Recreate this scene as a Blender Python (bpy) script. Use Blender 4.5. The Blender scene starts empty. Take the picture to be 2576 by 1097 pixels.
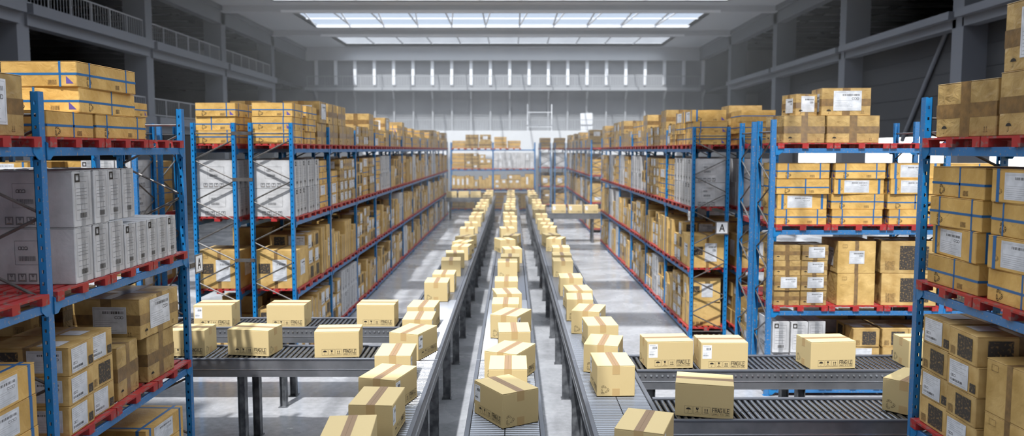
import bpy, math, random
from mathutils import Matrix, Vector
PI = math.pi
HAZE = .0045
D = bpy.data
SC = bpy.context.scene
COL = SC.collection

# ------------------------------------------------------------------ colours and materials
def lin(c):
    c = c/255.0
    return c/12.92 if c <= 0.04045 else ((c+0.055)/1.055)**2.4
def rgb(r, g, b): return (lin(r), lin(g), lin(b), 1)

def mat(name, col, rough=0.6, metal=0.0, col2=None, nscale=6.0, lo=0.35, hi=0.65, bump=0.0, bscale=20.0,
        vary=0.0, spec=0.5, bdist=0.01, detail=4.0, rough2=None):
    m = D.materials.new(name); m.use_nodes = True
    nt = m.node_tree; N = nt.nodes; Lk = nt.links
    b = N['Principled BSDF']
    b.inputs['Base Color'].default_value = col
    b.inputs['Roughness'].default_value = rough
    b.inputs['Metallic'].default_value = metal
    b.inputs['Specular IOR Level'].default_value = spec
    tc = N.new('ShaderNodeTexCoord')
    src = None
    if col2 is not None:
        n = N.new('ShaderNodeTexNoise'); n.inputs['Scale'].default_value = nscale; n.inputs['Detail'].default_value = detail
        Lk.new(tc.outputs['Object'], n.inputs['Vector'])
        mr = N.new('ShaderNodeMapRange'); mr.inputs[1].default_value = lo; mr.inputs[2].default_value = hi
        Lk.new(n.outputs['Fac'], mr.inputs[0])
        mx = N.new('ShaderNodeMix'); mx.data_type = 'RGBA'
        mx.inputs[6].default_value = col; mx.inputs[7].default_value = col2
        Lk.new(mr.outputs[0], mx.inputs[0]); src = mx.outputs[2]
        if rough2 is not None:
            r = N.new('ShaderNodeMapRange'); r.inputs[3].default_value = rough; r.inputs[4].default_value = rough2
            Lk.new(mr.outputs[0], r.inputs[0]); Lk.new(r.outputs[0], b.inputs['Roughness'])
    if vary > 0:
        oi = N.new('ShaderNodeObjectInfo')
        r = N.new('ShaderNodeMapRange'); r.inputs[3].default_value = 1-vary; r.inputs[4].default_value = 1+vary
        Lk.new(oi.outputs['Random'], r.inputs[0])
        h = N.new('ShaderNodeHueSaturation')
        h.inputs['Color'].default_value = col
        if src is not None: Lk.new(src, h.inputs['Color'])
        Lk.new(r.outputs[0], h.inputs['Value']); src = h.outputs[0]
    if src is not None: Lk.new(src, b.inputs['Base Color'])
    if bump > 0:
        n = N.new('ShaderNodeTexNoise'); n.inputs['Scale'].default_value = bscale; n.inputs['Detail'].default_value = 6
        n.inputs['Distortion'].default_value = 0.6
        Lk.new(tc.outputs['Object'], n.inputs['Vector'])
        bp = N.new('ShaderNodeBump'); bp.inputs['Strength'].default_value = bump; bp.inputs['Distance'].default_value = bdist
        Lk.new(n.outputs['Fac'], bp.inputs['Height']); Lk.new(bp.outputs[0], b.inputs['Normal'])
    return m

M = {}
M['kraft']   = mat('clean_kraft_board', rgb(208,186,138), .75, col2=rgb(196,173,124), nscale=260, vary=.03, bump=.08, bscale=300, bdist=.002, spec=.25)
M['kslot']   = mat('board_slot', rgb(70,52,30), .9)
M['ktape']   = mat('brown_packing_tape', rgb(138,110,80), .5, spec=.3, vary=.04)
M['ktape2']  = mat('brown_packing_tape_end', rgb(190,160,112), .5, spec=.3)
M['ink']     = mat('black_ink', rgb(34,28,22), .7)
M['inkfade'] = mat('faded_ink', rgb(92,72,44), .7, col2=rgb(150,115,66), nscale=60, lo=.45, hi=.6)
M['inkwhite']= mat('grey_print', rgb(110,110,112), .7)
M['paper']   = mat('label_paper', rgb(236,238,242), .45, bump=.15, bscale=14, bdist=.004)
M['paperold']= mat('worn_label_paper', rgb(205,206,210), .5, col2=rgb(180,182,186), nscale=9, bump=.25, bscale=12, bdist=.006)
M['strapk']  = mat('orange_kraft_board', rgb(200,162,94), .5, col2=rgb(178,140,74), nscale=4, vary=.12, bump=.7, bscale=9, bdist=.02, spec=.4)
M['tapedk']  = mat('tan_wrapped_board', rgb(176,147,94), .4, col2=rgb(148,120,72), nscale=5, vary=.12, bump=.8, bscale=8, bdist=.022, spec=.5)
M['tallk']   = mat('yellow_kraft_board', rgb(192,160,102), .6, col2=rgb(168,136,78), nscale=4, vary=.12, bump=.6, bscale=8, bdist=.02, spec=.35)
M['markk']   = mat('brown_kraft_board', rgb(186,156,102), .6, col2=rgb(162,130,76), nscale=5, vary=.12, bump=.6, bscale=8, bdist=.02, spec=.35)
M['oldtape'] = mat('old_clear_tape', rgb(128,100,62), .28, col2=rgb(104,82,54), nscale=12, bump=.5, bscale=22, bdist=.006, spec=.6, vary=.08)
M['strap']   = mat('blue_strap', rgb(36,92,142), .4)
M['white']   = mat('white_board', rgb(190,189,190), .5, col2=rgb(160,159,160), nscale=3, bump=.45, bscale=6, bdist=.02, vary=.05)
M['whtape']  = mat('grey_tape', rgb(158,158,160), .35, col2=rgb(135,136,138), nscale=15)
M['patch']   = mat('worn_dark_print', rgb(52,47,43), .6, col2=rgb(158,126,76), nscale=38, lo=.54, hi=.72, detail=10)
M['purple']  = mat('purple_print', rgb(86,70,140), .6)
M['blue']    = mat('blue_rack_paint', rgb(18,114,172), .35, col2=rgb(16,96,150), nscale=5, bump=.08, bscale=30, bdist=.002)
M['blueworn']= mat('worn_blue_rack_paint', rgb(44,104,156), .38, col2=rgb(136,124,116), nscale=34, lo=.6, hi=.65, detail=10)
M['hole']    = mat('slot_shade', rgb(12,20,34), .8)
M['brace']   = mat('galvanised_brace', rgb(104,101,99), .42, metal=.6, col2=rgb(84,80,78), nscale=8)
M['red']     = mat('red_pallet_paint', rgb(152,34,34), .5, col2=rgb(124,84,80), nscale=16, lo=.54, hi=.62, detail=6, vary=.06)
M['rail']    = mat('dark_conveyor_steel', rgb(132,133,137), .38, metal=.6, col2=rgb(112,114,118), nscale=3)
M['railtop'] = mat('dark_rail_cover', rgb(84,87,95), .42, metal=.3)
M['groove']  = mat('bright_steel_edge', rgb(205,207,212), .25, metal=.8)
M['roller']  = mat('roller_steel', rgb(124,126,131), .17, metal=.92)
M['belt']    = mat('slate_belt', rgb(84,88,98), .34, metal=.25, bump=.3, bscale=40, bdist=.002)
M['dark']    = mat('black_core_and_gap_shade', rgb(26,26,28), .7)  # roller cores, and the sheet that paints shade into the roller gaps
M['leg']     = mat('dull_galvanised_leg', rgb(122,124,128), .5, metal=.5, col2=rgb(78,80,84), nscale=7, lo=.35, hi=.6, detail=8)
M['bolt']    = mat('bolt_steel', rgb(215,217,220), .25, metal=.9)
M['sign']    = mat('sign_white', rgb(232,233,235), .4)
M['signfr']  = mat('sign_grey_frame', rgb(110,104,100), .4)
M['wallg']   = mat('grey_wall_paint', rgb(128,130,134), .7, col2=rgb(118,120,124), nscale=.6)
M['wallp']   = mat('pale_wall_paint', rgb(205,207,210), .7)
M['colg']    = mat('grey_column_paint', rgb(98,101,108), .6)
M['darkg']   = mat('dark_grey_panel', rgb(54,55,58), .8)
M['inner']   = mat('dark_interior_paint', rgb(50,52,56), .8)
M['ceil']    = mat('ceiling_paint', rgb(176,179,184), .8)
M['whitefr'] = mat('white_frame_paint', rgb(225,227,231), .5)
M['galv']    = mat('grey_railing_paint', rgb(150,152,156), .5)

def floor_mat():
    m = D.materials.new('polished_concrete'); m.use_nodes = True
    nt = m.node_tree; N = nt.nodes; Lk = nt.links; b = N['Principled BSDF']
    tc = N.new('ShaderNodeTexCoord')
    def noise(s, d, dist=0):
        n = N.new('ShaderNodeTexNoise'); n.inputs['Scale'].default_value = s; n.inputs['Detail'].default_value = d
        n.inputs['Distortion'].default_value = dist
        Lk.new(tc.outputs['Object'], n.inputs['Vector']); return n
    a = noise(.7, 8, .8); c = noise(9, 8); e = noise(60, 3)
    r = N.new('ShaderNodeValToRGB')
    r.color_ramp.elements[0].position = .3; r.color_ramp.elements[0].color = rgb(122,123,127)
    r.color_ramp.elements[1].position = .7; r.color_ramp.elements[1].color = rgb(172,173,177)
    mx = N.new('ShaderNodeMix'); mx.data_type = 'FLOAT'; mx.inputs[0].default_value = .45
    Lk.new(a.outputs['Fac'], mx.inputs[2]); Lk.new(c.outputs['Fac'], mx.inputs[3])
    mx2 = N.new('ShaderNodeMix'); mx2.data_type = 'FLOAT'; mx2.inputs[0].default_value = .2
    Lk.new(mx.outputs[0], mx2.inputs[2]); Lk.new(e.outputs['Fac'], mx2.inputs[3])
    Lk.new(mx2.outputs[0], r.inputs[0]); Lk.new(r.outputs[0], b.inputs['Base Color'])
    q = N.new('ShaderNodeMapRange'); q.inputs[1].default_value = .35; q.inputs[2].default_value = .65
    q.inputs[3].default_value = .12; q.inputs[4].default_value = .34
    Lk.new(a.outputs['Fac'], q.inputs[0]); Lk.new(q.outputs[0], b.inputs['Roughness'])
    b.inputs['Specular IOR Level'].default_value = .6
    return m
M['floor'] = floor_mat()
def glass_mat():
    m = D.materials.new('clear_skylight_glass'); m.use_nodes = True
    nt = m.node_tree; nt.nodes.clear()
    o = nt.nodes.new('ShaderNodeOutputMaterial'); t = nt.nodes.new('ShaderNodeBsdfTransparent')
    t.inputs[0].default_value = (.93, .96, 1, 1)
    nt.links.new(t.outputs[0], o.inputs[0]); return m
M['glass'] = glass_mat()
def emit_mat(name, c, s):
    m = D.materials.new(name); m.use_nodes = True
    b = m.node_tree.nodes['Principled BSDF']
    b.inputs['Base Color'].default_value = c
    b.inputs['Emission Color'].default_value = c; b.inputs['Emission Strength'].default_value = s
    return m
M['tube'] = emit_mat('lit_tube', rgb(225,235,255), 2.2)

# ------------------------------------------------------------------ mesh builder
class MB:
    def __init__(s, *mats): s.v = []; s.f = []; s.m = []; s.mats = list(mats); s.sm = []
    def mi(s, k):
        if k not in s.mats: s.mats.append(k)
        return s.mats.index(k)
    def face(s, pts, k, sm=False):
        i = len(s.v); s.v += [tuple(p) for p in pts]; s.f.append(tuple(range(i, i+len(pts)))); s.m.append(s.mi(k)); s.sm.append(sm)
    def raw(s, vs, fs, k, sm=False):
        i = len(s.v); s.v += [tuple(p) for p in vs]
        for f in fs: s.f.append(tuple(i+j for j in f)); s.m.append(s.mi(k)); s.sm.append(sm)
    def box(s, x0, x1, y0, y1, z0, z1, k):
        v = [(x0,y0,z0),(x1,y0,z0),(x1,y1,z0),(x0,y1,z0),(x0,y0,z1),(x1,y0,z1),(x1,y1,z1),(x0,y1,z1)]
        s.raw(v, [(0,3,2,1),(4,5,6,7),(0,1,5,4),(1,2,6,5),(2,3,7,6),(3,0,4,7)], k)
        return s
    def cbox(s, x0, x1, y0, y1, z0, z1, k, c=.004):
        # box with chamfered edges
        cx, cy, cz = (x0+x1)/2, (y0+y1)/2, (z0+z1)/2
        hx, hy, hz = (x1-x0)/2, (y1-y0)/2, (z1-z0)/2
        base = len(s.v); idx = {}
        for sx in (-1,1):
            for sy in (-1,1):
                for sz in (-1,1):
                    for ax in range(3):
                        p = [hx-c, hy-c, hz-c]; p[ax] += c
                        idx[(sx,sy,sz,ax)] = len(s.v)
                        s.v.append((cx+sx*p[0], cy+sy*p[1], cz+sz*p[2]))
        def F(l, out):
            pts = [Vector(s.v[i]) for i in l]
            n = (pts[1]-pts[0]).cross(pts[2]-pts[0])
            if n.dot(Vector(out)) < 0: l = l[::-1]
            s.f.append(tuple(l)); s.m.append(s.mi(k)); s.sm.append(False)
        for ax in range(3):
            a, b = [i for i in range(3) if i != ax]
            for sg in (-1,1):
                l = []
                for (p, q) in ((-1,-1),(1,-1),(1,1),(-1,1)):
                    t = [0,0,0]; t[ax] = sg; t[a] = p; t[b] = q; l.append(idx[(*t, ax)])
                o = [0,0,0]; o[ax] = sg; F(l, o)
            # edges parallel to ax
            for p in (-1,1):
                for q in (-1,1):
                    t0 = [0,0,0]; t1 = [0,0,0]; t0[ax] = -1; t1[ax] = 1
                    for t in (t0,t1): t[a] = p; t[b] = q
                    o = [0,0,0]; o[a] = p; o[b] = q
                    F([idx[(*t0,a)], idx[(*t1,a)], idx[(*t1,b)], idx[(*t0,b)]], o)
        for sx in (-1,1):
            for sy in (-1,1):
                for sz in (-1,1):
                    F([idx[(sx,sy,sz,i)] for i in range(3)], (sx,sy,sz))
        return s
    def tube(s, a, b, r, k, n=8, r2=None, caps=True):
        a = Vector(a); b = Vector(b); d = (b-a).normalized()
        u = d.orthogonal().normalized(); w = d.cross(u); r2 = r if r2 is None else r2
        vs = []
        for p, rr in ((a,r),(b,r2)):
            for i in range(n):
                t = 2*PI*i/n; vs.append(p+(u*math.cos(t)+w*math.sin(t))*rr)
        s.raw(vs, [(i,(i+1)%n,n+(i+1)%n,n+i) for i in range(n)], k, sm=n>6)
        if caps:
            s.raw(vs, [tuple(range(n-1,-1,-1)), tuple(range(n,2*n))], k)
        return s
    def bar(s, a, b, w, h, k, up=(0,0,1)):
        a = Vector(a); b = Vector(b); d = (b-a).normalized(); sd = d.cross(Vector(up)).normalized(); uu = sd.cross(d)
        vs = [p+sd*(i*w/2)+uu*(j*h/2) for p in (a,b) for (i,j) in ((-1,-1),(1,-1),(1,1),(-1,1))]
        s.raw(vs, [(0,1,2,3),(7,6,5,4),(0,4,5,1),(1,5,6,2),(2,6,7,3),(3,7,4,0)], k); return s
    def build(s, name, parent=None, loc=None, link=True):
        me = D.meshes.new(name); me.from_pydata(s.v, [], s.f)
        for k in s.mats: me.materials.append(M[k])
        me.polygons.foreach_set('material_index', s.m)
        me.polygons.foreach_set('use_smooth', s.sm)
        me.update()
        o = D.objects.new(name, me)
        if link: COL.objects.link(o)
        if parent is not None: o.parent = parent
        if loc is not None: o.location = loc
        return o

def empty(name, loc, rz=0):
    o = D.objects.new(name, None); COL.objects.link(o); o.location = loc; o.rotation_euler = (0,0,rz); o.empty_display_size = .2
    return o
def tag(o, label, cat, group=None, kind=None):
    o['label'] = label; o['category'] = cat
    if group: o['group'] = group
    if kind: o['kind'] = kind
    return o
def struct(o, label=None):
    o['kind'] = 'structure'
    if label: o['label'] = label
    return o
KIDS = {}
def copy_tree(o, parent=None, kids=True):
    c = o.copy(); COL.objects.link(c); c.parent = parent
    if kids:
        for ch in KIDS.get(o.name, []):
            d = ch.copy(); COL.objects.link(d); d.parent = c
    return c

# ------------------------------------------------------------------ 2D printed marks on a carton face
class Face:
    """a frame on a carton side: u runs right, v up, n out."""
    def __init__(s, mb, o, u, v, n): s.mb = mb; s.o = Vector(o); s.u = Vector(u); s.v = Vector(v); s.n = Vector(n)
    def P(s, x, y, e=.0): return s.o+s.u*x+s.v*y+s.n*(.0012+e)
    def poly(s, pts, k, e=0.): s.mb.face([s.P(x,y,e) for x,y in pts], k)
    def rect(s, x0, y0, x1, y1, k, e=0.): s.poly([(x0,y0),(x1,y0),(x1,y1),(x0,y1)], k, e)
    def frame(s, x0, y0, x1, y1, t, k, e=0.):
        s.rect(x0,y0,x1,y0+t,k,e); s.rect(x0,y1-t,x1,y1,k,e); s.rect(x0,y0+t,x0+t,y1-t,k,e); s.rect(x1-t,y0+t,x1,y1-t,k,e)
    def line(s, pts, t, k, e=0.):
        for (x0,y0),(x1,y1) in zip(pts, pts[1:]):
            dx, dy = x1-x0, y1-y0; L = math.hypot(dx,dy)+1e-9; nx, ny = -dy/L*t/2, dx/L*t/2
            ex, ey = dx/L*t*.3, dy/L*t*.3
            s.poly([(x0-nx-ex,y0-ny-ey),(x1-nx+ex,y1-ny+ey),(x1+nx+ex,y1+ny+ey),(x0+nx-ex,y0+ny-ey)], k, e)

STROKE = {  # letters on a 4 x 6 grid
 'F':[[(0,0),(0,6),(4,6)],[(0,3),(3.3,3)]], 'R':[[(0,0),(0,6),(3.2,6),(4,5.2),(4,3.8),(3.2,3),(0,3)],[(2,3),(4,0)]],
 'A':[[(0,0),(2,6),(4,0)],[(.8,2),(3.2,2)]], 'G':[[(4,5),(3.2,6),(.8,6),(0,5.2),(0,.8),(.8,0),(3.2,0),(4,.8),(4,2.8),(2.3,2.8)]],
 'I':[[(2,0),(2,6)]], 'L':[[(0,6),(0,0),(4,0)]], 'E':[[(4,6),(0,6),(0,0),(4,0)],[(0,3),(3.3,3)]],
 'H':[[(0,0),(0,6)],[(4,0),(4,6)],[(0,3),(4,3)]], 'N':[[(0,0),(0,6),(4,0),(4,6)]],
 'D':[[(0,0),(0,6),(2.8,6),(4,4.8),(4,1.2),(2.8,0),(0,0)]], 'W':[[(0,6),(1,0),(2,4),(3,0),(4,6)]],
 'T':[[(2,0),(2,6)],[(0,6),(4,6)]], 'C':[[(4,5),(3.2,6),(.8,6),(0,5.2),(0,.8),(.8,0),(3.2,0),(4,1)]],
 'O':[[(.8,0),(0,.8),(0,5.2),(.8,6),(3.2,6),(4,5.2),(4,.8),(3.2,0),(.8,0)]], ' ':[]}
def word(F, txt, x, y, w, h, t, k, e=0., flip=False):
    n = len(txt); adv = w/(n*5.2-1.2); sy = h/6
    for i, ch in enumerate(txt):
        for st in STROKE[ch]:
            pts = [(x+(i*5.2+px)*adv, y+py*sy) for px,py in st]
            if flip: pts = [(2*x+w-a, 2*y+h-b) for a,b in pts]
            F.line(pts, t, k, e)
def umbrella(F, x, y, s, k):
    c = (x+s*.5, y+s*.52); r = s*.33
    pts = [(c[0]+r*math.cos(a), c[1]+r*.8*math.sin(a)) for a in [PI*i/10 for i in range(11)]]
    pts += [(c[0]-r*.66, c[1]+.03*s), (c[0]-r*.33, c[1]), (c[0], c[1]+.03*s), (c[0]+r*.33, c[1]), (c[0]+r*.66, c[1]+.03*s)]
    F.poly(pts, k)
    F.line([(c[0],c[1]),(c[0],y+.2*s),(c[0]-.04*s,y+.14*s),(c[0]-.1*s,y+.14*s),(c[0]-.12*s,y+.2*s)], .028*s, k)
    for i in range(4): F.line([(x+(.35+.1*i)*s, y+.84*s),(x+(.36+.09*i)*s, y+.88*s)], .025*s, k)
def glass(F, x, y, s, k):
    c = x+s*.5
    F.poly([(c-.17*s,y+.86*s),(c+.03*s,y+.86*s),(c-.02*s,y+.74*s),(c+.06*s,y+.7*s),(c+.05*s,y+.86*s),(c+.17*s,y+.86*s),(c+.15*s,y+.64*s),(c+.05*s,y+.53*s),(c-.05*s,y+.53*s),(c-.15*s,y+.64*s)], k)
    F.rect(c-.02*s, y+.34*s, c+.02*s, y+.54*s, k); F.rect(c-.12*s, y+.31*s, c+.12*s, y+.345*s, k)
    F.line([(x+.2*s,y+.18*s),(x+.8*s,y+.18*s)], .05*s, 'inkfade')
def arrows(F, x, y, s, k):
    for c in (x+.36*s, x+.64*s):
        F.poly([(c-.1*s,y+.6*s),(c+.1*s,y+.6*s),(c,y+.78*s)], k); F.rect(c-.04*s,y+.32*s,c+.04*s,y+.61*s,k)
    F.rect(x+.2*s, y+.2*s, x+.8*s, y+.26*s, k)
def recycle(F, x, y, s, k, t=.03):
    cx, cy = x+s/2, y+s*.46
    for j in range(3):
        a = PI/2+j*2*PI/3
        def R(px, py): return (cx+(px*math.cos(a)-py*math.sin(a))*s, cy+(px*math.sin(a)+py*math.cos(a))*s)
        F.line([R(.2,-.2),R(.34,-.12),R(.46,.1),R(.34,.17),R(.22,-.04),R(.2,-.2)], t*s, k)
        F.line([R(.46,.1),R(.42,.28),R(.22,.34),R(.2,.22),R(.34,.17)], t*s, k)
def barcode(F, x, y, w, h, k, rnd, e=0.):
    p = x
    while p < x+w:
        b = rnd.choice((.012,.02,.03))*w*1.3; F.rect(p, y, min(p+b,x+w), y+h, k, e); p += b+rnd.choice((.012,.02,.03))*w*1.4

def side_faces(mb, w, d, h):
    return dict(front=(Face(mb,(-w/2,-d/2,0),(1,0,0),(0,0,1),(0,-1,0)), w, h),
                back=(Face(mb,(w/2,d/2,0),(-1,0,0),(0,0,1),(0,1,0)), w, h),
                left=(Face(mb,(-w/2,d/2,0),(0,-1,0),(0,0,1),(-1,0,0)), d, h),
                right=(Face(mb,(w/2,-d/2,0),(0,1,0),(0,0,1),(1,0,0)), d, h),
                top=(Face(mb,(-w/2,-d/2,h),(1,0,0),(0,1,0),(0,0,1)), w, d))

# ------------------------------------------------------------------ clean parcel on the conveyors
PW, PD, PH = .67, .485, .40
def make_parcel(label):
    b = MB(); w, d, h = PW, PD, PH
    b.cbox(-w/2, w/2, -d/2, d/2, 0, h-.010, 'kraft', .004)
    b.box(-w/2+.004, w/2-.004, -d/2+.004, d/2-.004, h-.0115, h-.005, 'kslot')
    b.cbox(-w/2, w/2, -d/2, d/2, h-.0075, h, 'kraft', .003)
    root = b.build('parcel_box', link=False)
    kids = []
    t = MB(); tw = .048                                   # tape over the lid and down both ends
    t.box(-w/2-.0012, w/2+.0012, -tw, tw, h, h+.0012, 'ktape')
    for s in (-1,1):
        x0, x1 = sorted((s*w/2, s*(w/2+.0012)))
        t.box(x0, x1, -tw, tw, h-.115, h+.0012, 'ktape2'); t.box(x0, x1, -tw, tw, .002, .1, 'ktape2')
    t.face([(-w/2,-.001,h+.0016),(w/2,-.001,h+.0016),(w/2,.001,h+.0016),(-w/2,.001,h+.0016)], 'kslot')
    kids.append(t.build('packing_tape', link=False))
    p = MB(); S = side_faces(p, w, d, h)
    for nm in ('front','back'):
        F = S[nm][0]; s0 = .092; y0 = .036
        for i, fn in enumerate((umbrella, glass, arrows)):
            x = .11+i*.102; F.frame(x, y0, x+s0, y0+s0, .0022, 'ink'); fn(F, x, y0, s0, 'ink')
        x = .425; W = .205
        F.frame(x, y0-.004, x+W, y0+s0, .0022, 'ink')
        word(F, 'FRAGILE', x+.01, y0+.038, W-.02, .045, .0066, 'ink')
        F.rect(x+.008, y0+.029, x+W-.008, y0+.0305, 'ink')
        word(F, 'HANDLE WITH CARE', x+.01, y0+.007, W-.02, .015, .0022, 'ink')
    for nm in ('left','right'):
        recycle(S[nm][0], .035, .03, .12, 'ink', .026)
    kids.append(p.build('print', link=False))
    if label:
        q = MB(); F = side_faces(q, w, d, h)['front'][0]; rnd = random.Random(3)
        F.rect(.02, .165, .15, .36, 'paper')
        barcode(F, .07, .29, .07, .035, 'ink', rnd, .0008); barcode(F, .028, .2, .075, .022, 'ink', rnd, .0008)
        for y in (.345,.338,.28,.255,.24,.232,.185): F.rect(.03, y, .12 if y > .25 else .09, y+.002, 'inkwhite', .0008)
        kids.append(q.build('shipping_label', link=False))
    KIDS[root.name] = kids
    return root

# ------------------------------------------------------------------ warehouse cartons
CACHE = {}
LABK = []
def cod_label(q0, F, x, y, w, h, rnd, flip=False):
    q = MB(); F.mb = q; _cod(q, F, x, y, w, h, rnd, flip); F.mb = q0; LABK.append(q.build('shipping_label', link=False))
def _cod(q, F, x, y, w, h, rnd, flip=False):
    F.rect(x, y, x+w, y+h, 'paperold')
    bw = w*.5
    if not flip:
        barcode(F, x+w*.3, y+h*.74, w*.62, h*.1, 'ink', rnd, .0008); word(F, 'COD', x+w*.66, y+h*.56, w*.24, h*.09, h*.016, 'ink', .0008)
    else:
        barcode(F, x+w*.08, y+h*.14, w*.62, h*.1, 'ink', rnd, .0008); word(F, 'COD', x+w*.1, y+h*.33, w*.24, h*.09, h*.016, 'ink', .0008, True)
    for i, yy in enumerate((.9,.5,.42,.34,.27,.2,.12) if not flip else (.92,.86,.78,.7,.62,.54,.08)):
        F.rect(x+w*.06, y+h*yy, x+w*rnd.uniform(.5,.94), y+h*yy+h*.008, 'inkwhite', .0008)
    F.frame(x+w*.04, y+h*.05, x+w*.96, y+h*.95, h*.006, 'inkwhite', .0008)

def carton(kind, w, d, h, var):
    key = (kind, round(w,2), round(d,2), round(h,2), var)
    if key in CACHE: return CACHE[key]
    rnd = random.Random(hash((round(w*100), round(d*100), round(h*100), var)) & 0xffff)
    body = {'strapped':'strapk','taped':'tapedk','white':'white','tall':'tallk','marked':'markk'}[kind]
    b = MB(); b.cbox(-w/2, w/2, -d/2, d/2, 0, h-.006, body, .008)
    # slightly overhanging lid flaps
    b.cbox(-w/2-.001, w/2+.001, -d/2-.001, d/2+.001, h-.006, h, body, .0025)
    LABK.clear()
    root = b.build({'strapped':'strapped_carton','taped':'taped_carton','white':'white_carton','tall':'tall_carton','marked':'stamped_carton'}[kind], link=False)
    kids = []
    def band(t, axis, pos, hw, k, e=.0015):
        if axis == 'z': t.box(-w/2-e, w/2+e, -d/2-e, d/2+e, pos-hw, pos+hw, k)
        elif axis == 'x': t.box(pos-hw, pos+hw, -d/2-e, d/2+e, 0.001, h+e, k)
        else: t.box(-w/2-e, w/2+e, pos-hw, pos+hw, 0.001, h+e, k)
    if kind == 'strapped':
        t = MB()
        if var == 0:
            band(t,'z',h*.5,.012,'strap'); band(t,'x',-w*.3,.012,'strap'); band(t,'x',w*.32,.012,'strap'); band(t,'y',-d*.28,.012,'strap')
        elif var == 1:
            band(t,'z',h*.45,.012,'strap'); band(t,'x',w*.05,.012,'strap'); band(t,'y',d*.1,.012,'strap')
        else:
            band(t,'x',-w*.4,.022,'strap'); band(t,'x',w*.4,.022,'strap'); band(t,'y',-d*.36,.02,'strap')
        kids.append(t.build('strap', link=False))
        p = MB(); S = side_faces(p,w,d,h)
        for nm in ('front','left','right'):
            F, W, Hh = S[nm]; s = min(.14, h*.5)
            if var == 2 and nm == 'front':
                cod_label(p, F, W*.2, h*.1, W*.5, h*.8, rnd)
                recycle(F, W*.07, h*.2, .09, 'inkfade', .05)
            else:
                recycle(F, W*.14, h*.06, s*.8, 'ink', .05)
                barcode(F, W*.62, h*.08, .09, .05, 'inkfade', rnd)
                if nm != 'front': F.poly([(W*.86,h*.12),(W*.96,h*.12),(W*.86,h*.42)], 'purple')
        kids.append(p.build('print', link=False))
    elif kind == 'taped':
        t = MB(); band(t,'z',h*.48,h*.13,'oldtape',.0012)
        band(t,'x',0,min(.07,w*.08),'oldtape',.0018); band(t,'y',0,min(.07,d*.08),'oldtape',.0024)
        kids.append(t.build('packing_tape', link=False))
        p = MB(); S = side_faces(p,w,d,h)
        if var in (1,3):
            F, W, Hh = S['front']; F.o += F.n*.003; lw = min(.5,W*.62); cod_label(p,F,W*.24,h*.18,lw,h*.72,rnd)
            F, W, Hh = S['left']; F.o += F.n*.003; cod_label(p,F,W*.3,h*.15,min(.42,W*.5),h*.66,rnd)
        for nm in ('front','left','right'):
            F, W, Hh = S[nm]; umbrella(F, W*.08, .02, min(.12,h*.3), 'ink'); arrows(F, W*.78, .02, min(.1,h*.25), 'inkfade')
        kids.append(p.build('print', link=False))
    elif kind == 'white':
        t = MB(); band(t,'y' if w > d else 'x',0,.04,'whtape')
        kids.append(t.build('packing_tape', link=False))
        p = MB(); S = side_faces(p,w,d,h)
        for nm in ('front','left','right'):
            F, W, Hh = S[nm]; F.o += F.n*.003
            lw = min(.34, W*.72); x = W*.1
            if nm != 'front':
                x = W*.3; F.frame(x, h*.35, x+lw, h*.78, .003, 'inkwhite')
                word(F,'COD',x+.04,h*.62,.09,.03,.007,'inkwhite',0,True); barcode(F,x+.04,h*.42,lw*.5,.05,'inkwhite',rnd)
                for i in range(4):
                    F.frame(W*.2+i*.11, .03, W*.2+i*.11+.085, .115, .012, 'inkwhite'); glass(F, W*.2+i*.11, .03, .085, 'inkwhite')
            else:
                F.frame(x, h*.12, x+lw, h*.9, .003, 'inkwhite'); 
                for yy in (.3,.4,.5,.56,.62,.68,.8): F.rect(x+.02, h*yy, x+lw*.85, h*yy+.004, 'inkwhite')
                barcode(F, x+lw*.3, h*.16, lw*.5, h*.09, 'ink', rnd)
                if var == 1: F.frame(x, h*.8, x+lw*.35, h*.95, .018, 'ink', .0006)
        kids.append(p.build('print', link=False))
    elif kind == 'tall':
        t = MB(); band(t,'x' if w < d else 'y',0,min(.035,w*.12),'oldtape')
        kids.append(t.build('packing_tape', link=False))
        p = MB(); S = side_faces(p,w,d,h)
        for nm in ('front','left','right'):
            F, W, Hh = S[nm]; F.o += F.n*.003
            if nm == 'front' and var == 1: cod_label(p,F,W*.3,h*.3,W*.4,h*.4,rnd)
            F.frame(W*.12, h*.8, W*.12+min(.09,W*.3), h*.8+.06, .004, 'inkfade')
            if nm != 'front' and var == 1:
                F.rect(W*.08, h*.4, W*.36, h*.66, 'patch'); cod_label(p,F,W*.42,h*.2,W*.34,h*.56,rnd)
            elif nm != 'front':
                for i in range(3): F.rect(W*.1+i*.1, .03, W*.1+i*.1+.075, .11, 'inkfade')
        kids.append(p.build('print', link=False))
    else:
        t = MB(); band(t,'y',0,.035,'oldtape'); kids.append(t.build('packing_tape', link=False))
        p = MB(); S = side_faces(p,w,d,h)
        for nm in ('front','left','right'):
            F, W, Hh = S[nm]; F.o += F.n*.003
            if nm == 'front':
                if var == 1: cod_label(p,F,W*.08,h*.08,W*.62,h*.84,rnd,True); F.rect(W*.76,h*.1,W*.94,h*.4,'patch')
                else: F.rect(W*.34,h*.12,W*.86,h*.86,'patch'); barcode(F,W*.08,h*.1,W*.18,h*.28,'inkfade',rnd)
            else:
                F.rect(W*.12,h*.14,W*.4,h*.86,'patch')
                if var == 1: cod_label(p,F,W*.5,h*.14,W*.42,h*.76,rnd)
                else: barcode(F,W*.75,h*.1,W*.15,h*.25,'inkfade',rnd)
        F = S['top'][0]; F.o += F.n*.003; F.rect(w*.1, d*.15, w*.55, d*.42, 'paperold')
        kids.append(p.build('print', link=False))
    KIDS[root.name] = kids+list(LABK)
    CACHE[key] = root
    return root

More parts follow.
